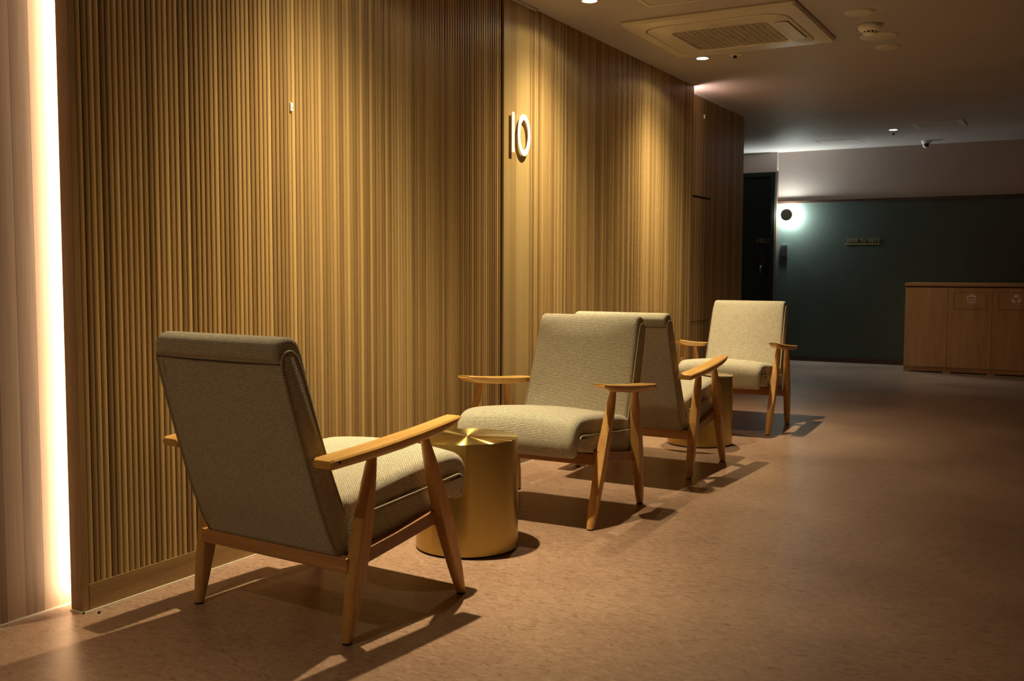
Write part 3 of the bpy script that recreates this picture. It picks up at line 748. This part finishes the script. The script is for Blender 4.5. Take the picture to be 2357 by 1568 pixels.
def make_chair():
    r = empty('armchair')
    # --- backrest
    prof = [(-0.283, 0.236), (-0.300, 0.275), (-0.343, 0.372), (-0.389, 0.510), (-0.430, 0.640), (-0.463, 0.770), (-0.477, 0.797),
            (-0.480, 0.822), (-0.466, 0.843), (-0.440, 0.851), (-0.409, 0.845), (-0.388, 0.816), (-0.366, 0.742), (-0.330, 0.625),
            (-0.293, 0.500), (-0.254, 0.400), (-0.222, 0.325), (-0.203, 0.262), (-0.212, 0.238), (-0.246, 0.230)]
    sp = smooth_closed(prof, 4)
    def sel(y, z):
        w = max(0, min(1, (z-0.30)/0.15))*max(0, min(1, (0.84-z)/0.08))
        front = 1 if y > -0.262-(z-0.25)*0.36 else 0
        return (w*front, 0)
    back = cushion(sp, 0.257, 0.014, 0.014, sel).build('backrest', MAT['weave'], r, smooth=50)
    # seam across the back and piping loops on both sides
    MB().tube([(-0.255, -0.4665, 0.782), (-0.1, -0.4670, 0.780), (0.1, -0.4670, 0.780), (0.255, -0.4665, 0.782)], 0.0022, 6).build('seam', MAT['dark_thread'], back)
    pan = [(-0.281, 0.240), (-0.343, 0.376), (-0.387, 0.510), (-0.428, 0.640), (-0.459, 0.748), (-0.466, 0.782), (-0.459, 0.806), (-0.440, 0.815),
           (-0.420, 0.806), (-0.400, 0.770), (-0.350, 0.625), (-0.307, 0.500), (-0.268, 0.400), (-0.235, 0.325), (-0.214, 0.262), (-0.226, 0.238)]
    pp = smooth_closed(pan, 4)
    for s in (-1, 1):
        xi, xo = s*0.240, s*0.2615
        n = len(pp); m = MB(); cen = (sum(p[0] for p in pp)/n, sum(p[1] for p in pp)/n)
        r0 = [(xi, y, z) for y, z in pp]; r1 = [(xo, y, z) for y, z in pp]; r2 = [(s*0.268, y, z) for y, z in inset(pp, 0.011)]
        F = []; U = []; arc = [0.0]
        for k in range(n): arc.append(arc[-1]+math.dist(pp[k], pp[(k+1) % n]))
        for a in range(2):
            for k in range(n):
                k2 = (k+1) % n; F.append((a*n+k, a*n+k2, (a+1)*n+k2, (a+1)*n+k))
                ua = (0.0, 0.022)[a]; ub = (0.022, 0.034)[a]
                U.append([(ua, arc[k]), (ua, arc[k+1]), (ub, arc[k+1]), (ub, arc[k])])
        F.append(tuple(2*n+k for k in range(n))); U.append([(r2[k][1], r2[k][2]) for k in range(n)])
        m.add(r0+r1+r2, F, U); m.build('side_panel', MAT['weave'], back, smooth=50)
        MB().tube([(s*0.262, y, z) for y, z in pp[::2]], 0.0042, 8, closed=True).build('piping', MAT['weave_plain'], back, smooth=60)
    for q in [back]+list(back.children):
        deform(q, lambda v: (v.x*(1-0.048*max(0, min(1, (v.z-0.235)/0.6))), v.y, v.z-0.027*max(0, min(1, (v.z-0.45)/0.37))))
    # --- seat base (upholstered box)
    sb = [(-0.232, 0.232), (-0.10, 0.246), (0.10, 0.284), (0.235, 0.308), (0.268, 0.318), (0.284, 0.340), (0.280, 0.366), (0.262, 0.378), (0.10, 0.364), (-0.10, 0.347), (-0.232, 0.336), (-0.240, 0.28)]
    sbs = smooth_closed(sb, 3)
    base = cushion(sbs, 0.281, 0.012).build('seat_base', MAT['weave'], r, smooth=50)
    for s in (-1, 1):
        top = [(-0.232, 0.335), (-0.10, 0.346), (0.10, 0.363), (0.255, 0.377), (0.270, 0.375), (0.279, 0.366)]
        MB().tube([(s*0.2790, y, z) for y, z in top], 0.0030, 8).build('piping', MAT['weave_plain'], base, smooth=60)
    # --- seat cushion, rolls over the front
    sc2 = [(-0.250, 0.312), (-0.10, 0.316), (0.10, 0.334), (0.215, 0.344), (0.258, 0.345), (0.268, 0.305), (0.280, 0.291), (0.302, 0.292), (0.318, 0.318),
           (0.326, 0.360), (0.318, 0.402), (0.292, 0.431), (0.245, 0.446), (0.150, 0.444), (0.03, 0.432), (-0.10, 0.414), (-0.215, 0.396), (-0.252, 0.376)]
    def sel2(y, z):
        w = max(0, min(1, (z-0.36)/0.05)); return (0, w)
    cushion(smooth_closed(sc2, 3), 0.270, 0.024, 0.020, sel2).build('seat_cushion', MAT['weave'], r, smooth=60)
    # --- legs
    for s in (-1, 1):
        for foot, top in (((s*0.306, 0.237, 0.006), (s*0.315, 0.040, 0.536)), ((s*0.306, -0.290, 0.006), (s*0.315, -0.190, 0.520))):
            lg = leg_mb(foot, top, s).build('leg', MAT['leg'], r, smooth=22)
            MB().disc((foot[0], foot[1], 0.0), 0.0135, 0.0065, 20).build('glide', MAT['rubber'], lg)
        # armrest: outline in plan, thickness varies along y
        prof_a = [(-0.384, 0.503, 0.524, 0.276, 0.340), (-0.374, 0.500, 0.528, 0.272, 0.346), (-0.30, 0.504, 0.533, 0.274, 0.349), (-0.20, 0.510, 0.540, 0.278, 0.352), (-0.10, 0.517, 0.549, 0.281, 0.353),
                  (0.0, 0.527, 0.558, 0.284, 0.352), (0.08, 0.537, 0.567, 0.285, 0.351), (0.14, 0.550, 0.574, 0.286, 0.349), (0.176, 0.562, 0.578, 0.287, 0.347), (0.186, 0.568, 0.579, 0.289, 0.345)]
        R = []
        for y, zb, zt, xi, xo in prof_a:
            c = 0.005
            pts = [(xi+c*1.6, zb), (xo-c*1.6, zb), (xo-c*0.4, zb+c), (xo, zb+c*1.8), (xo, zt-c), (xo-c, zt), (xi+c, zt), (xi, zt-c), (xi, zb+c*1.8), (xi+c*0.4, zb+c)]
            # the wood face dips slightly between its edges
            R.append([(s*x, y, z) for x, z in pts])
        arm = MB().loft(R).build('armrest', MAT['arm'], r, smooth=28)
        MB().lathe((s*0.3525, -0.362, 0.520), [(0.0045, 0), (0.0045, 0.001)], 14, 'y').build('screw_plug', MAT['dark'], arm).matrix_local = \
            Matrix.Translation((s*0.3480, -0.358, 0.520)) @ Matrix.Rotation(s*PI/2, 4, 'Z') @ Matrix.Translation((-s*0.3525, 0.362, -0.520))
        # side rail slopes up towards the front
        m = MB(); R = []
        for y, z0, z1 in ((-0.262, 0.196, 0.238), (-0.08, 0.222, 0.262), (0.155, 0.258, 0.302)):
            R.append([(s*0.278, y, z0), (s*0.304, y, z0), (s*0.304, y, z1), (s*0.278, y, z1)])
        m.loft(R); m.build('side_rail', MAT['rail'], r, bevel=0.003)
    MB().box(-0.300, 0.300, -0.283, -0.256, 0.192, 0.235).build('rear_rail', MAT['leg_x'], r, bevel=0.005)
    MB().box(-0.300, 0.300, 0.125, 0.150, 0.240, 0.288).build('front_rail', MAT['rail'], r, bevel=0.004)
    return r
MAT['dark_thread'] = flat('seam_thread', (0.05, 0.035, 0.02), 0.8)
MAT['weave_plain'] = flat('piping_cloth', (0.33, 0.27, 0.17), 0.85)
MAT['leg_x'] = local_wood('rear_rail_wood', (0.40, 0.17, 0.052), (0.50, 0.235, 0.078), (0.60, 0.31, 0.115), scale=(1.6, 22, 22), rough=0.36, coat=0.25)
chair = make_chair()
CH = [(-2.007, 2.439, -3.89, 'nearest cream woven armchair, seen from behind, beside the near brass table'),
      (-1.970, 3.806, 180.68, 'cream woven armchair facing the viewer behind the near brass table'),
      (-1.965, 5.013, -0.32, 'cream woven armchair standing back to back behind the first one facing the viewer'),
      (-1.995, 6.473, 181.41, 'farthest cream woven armchair, facing the viewer behind the far brass table')]
for i, (x, y, a, lb) in enumerate(CH):
    o = chair if i == 0 else copy_tree(chair)
    o.location = (x, y, 0); o.rotation_euler = (0, 0, math.radians(a))
    tag(o, lb, 'chair', 'woven armchairs along the slat wall')

# the nearest chair sits a little taller in the back than the others
bk = [q for q in chair.children if q.name.startswith('backrest')][0]
for q in [bk]+list(bk.children):
    q.data = q.data.copy()
    deform(q, lambda v: (v.x, v.y, v.z+0.026*max(0, min(1, (v.z-0.45)/0.35))))

# ------------------------------------------------------------------ brass drum tables
TB = [(-1.966, 3.140, 'brushed brass drum side table beside the nearest armchair'),
      (-1.958, 5.746, 'brushed brass drum side table between the two far armchairs')]
def make_table():
    r = empty('side_table'); n = 96; R0 = 0.1905; H0 = 0.412
    MB().lathe((0, 0, 0), [(0.180, 0), (0.180, 0.009)], n).build('plinth', MAT['dark'], r, smooth=40)
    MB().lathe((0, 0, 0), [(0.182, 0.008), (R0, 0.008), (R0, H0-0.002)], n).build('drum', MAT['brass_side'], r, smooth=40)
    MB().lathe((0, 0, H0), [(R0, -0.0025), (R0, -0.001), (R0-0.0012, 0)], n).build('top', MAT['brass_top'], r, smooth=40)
    return r
t0 = make_table()
for i, (x, y, lb) in enumerate(TB):
    o = t0 if i == 0 else copy_tree(t0)
    o.location = (x, y, 0); o.rotation_euler = (0, 0, 0.3*i); tag(o, lb, 'table', 'brass side tables')
# black screw lying at the foot of the slat wall
o = MB().lathe((0, 0, 0), [(0.004, 0), (0.0045, 0.003), (0.003, 0.006), (0.0005, 0.007)], 12).build('floor_screw', MAT['rubber'], smooth=40)
o.location = (-2.520, 1.955, 0); tag(o, 'tiny black screw head on the floor at the near corner of the slat wall', 'screw')
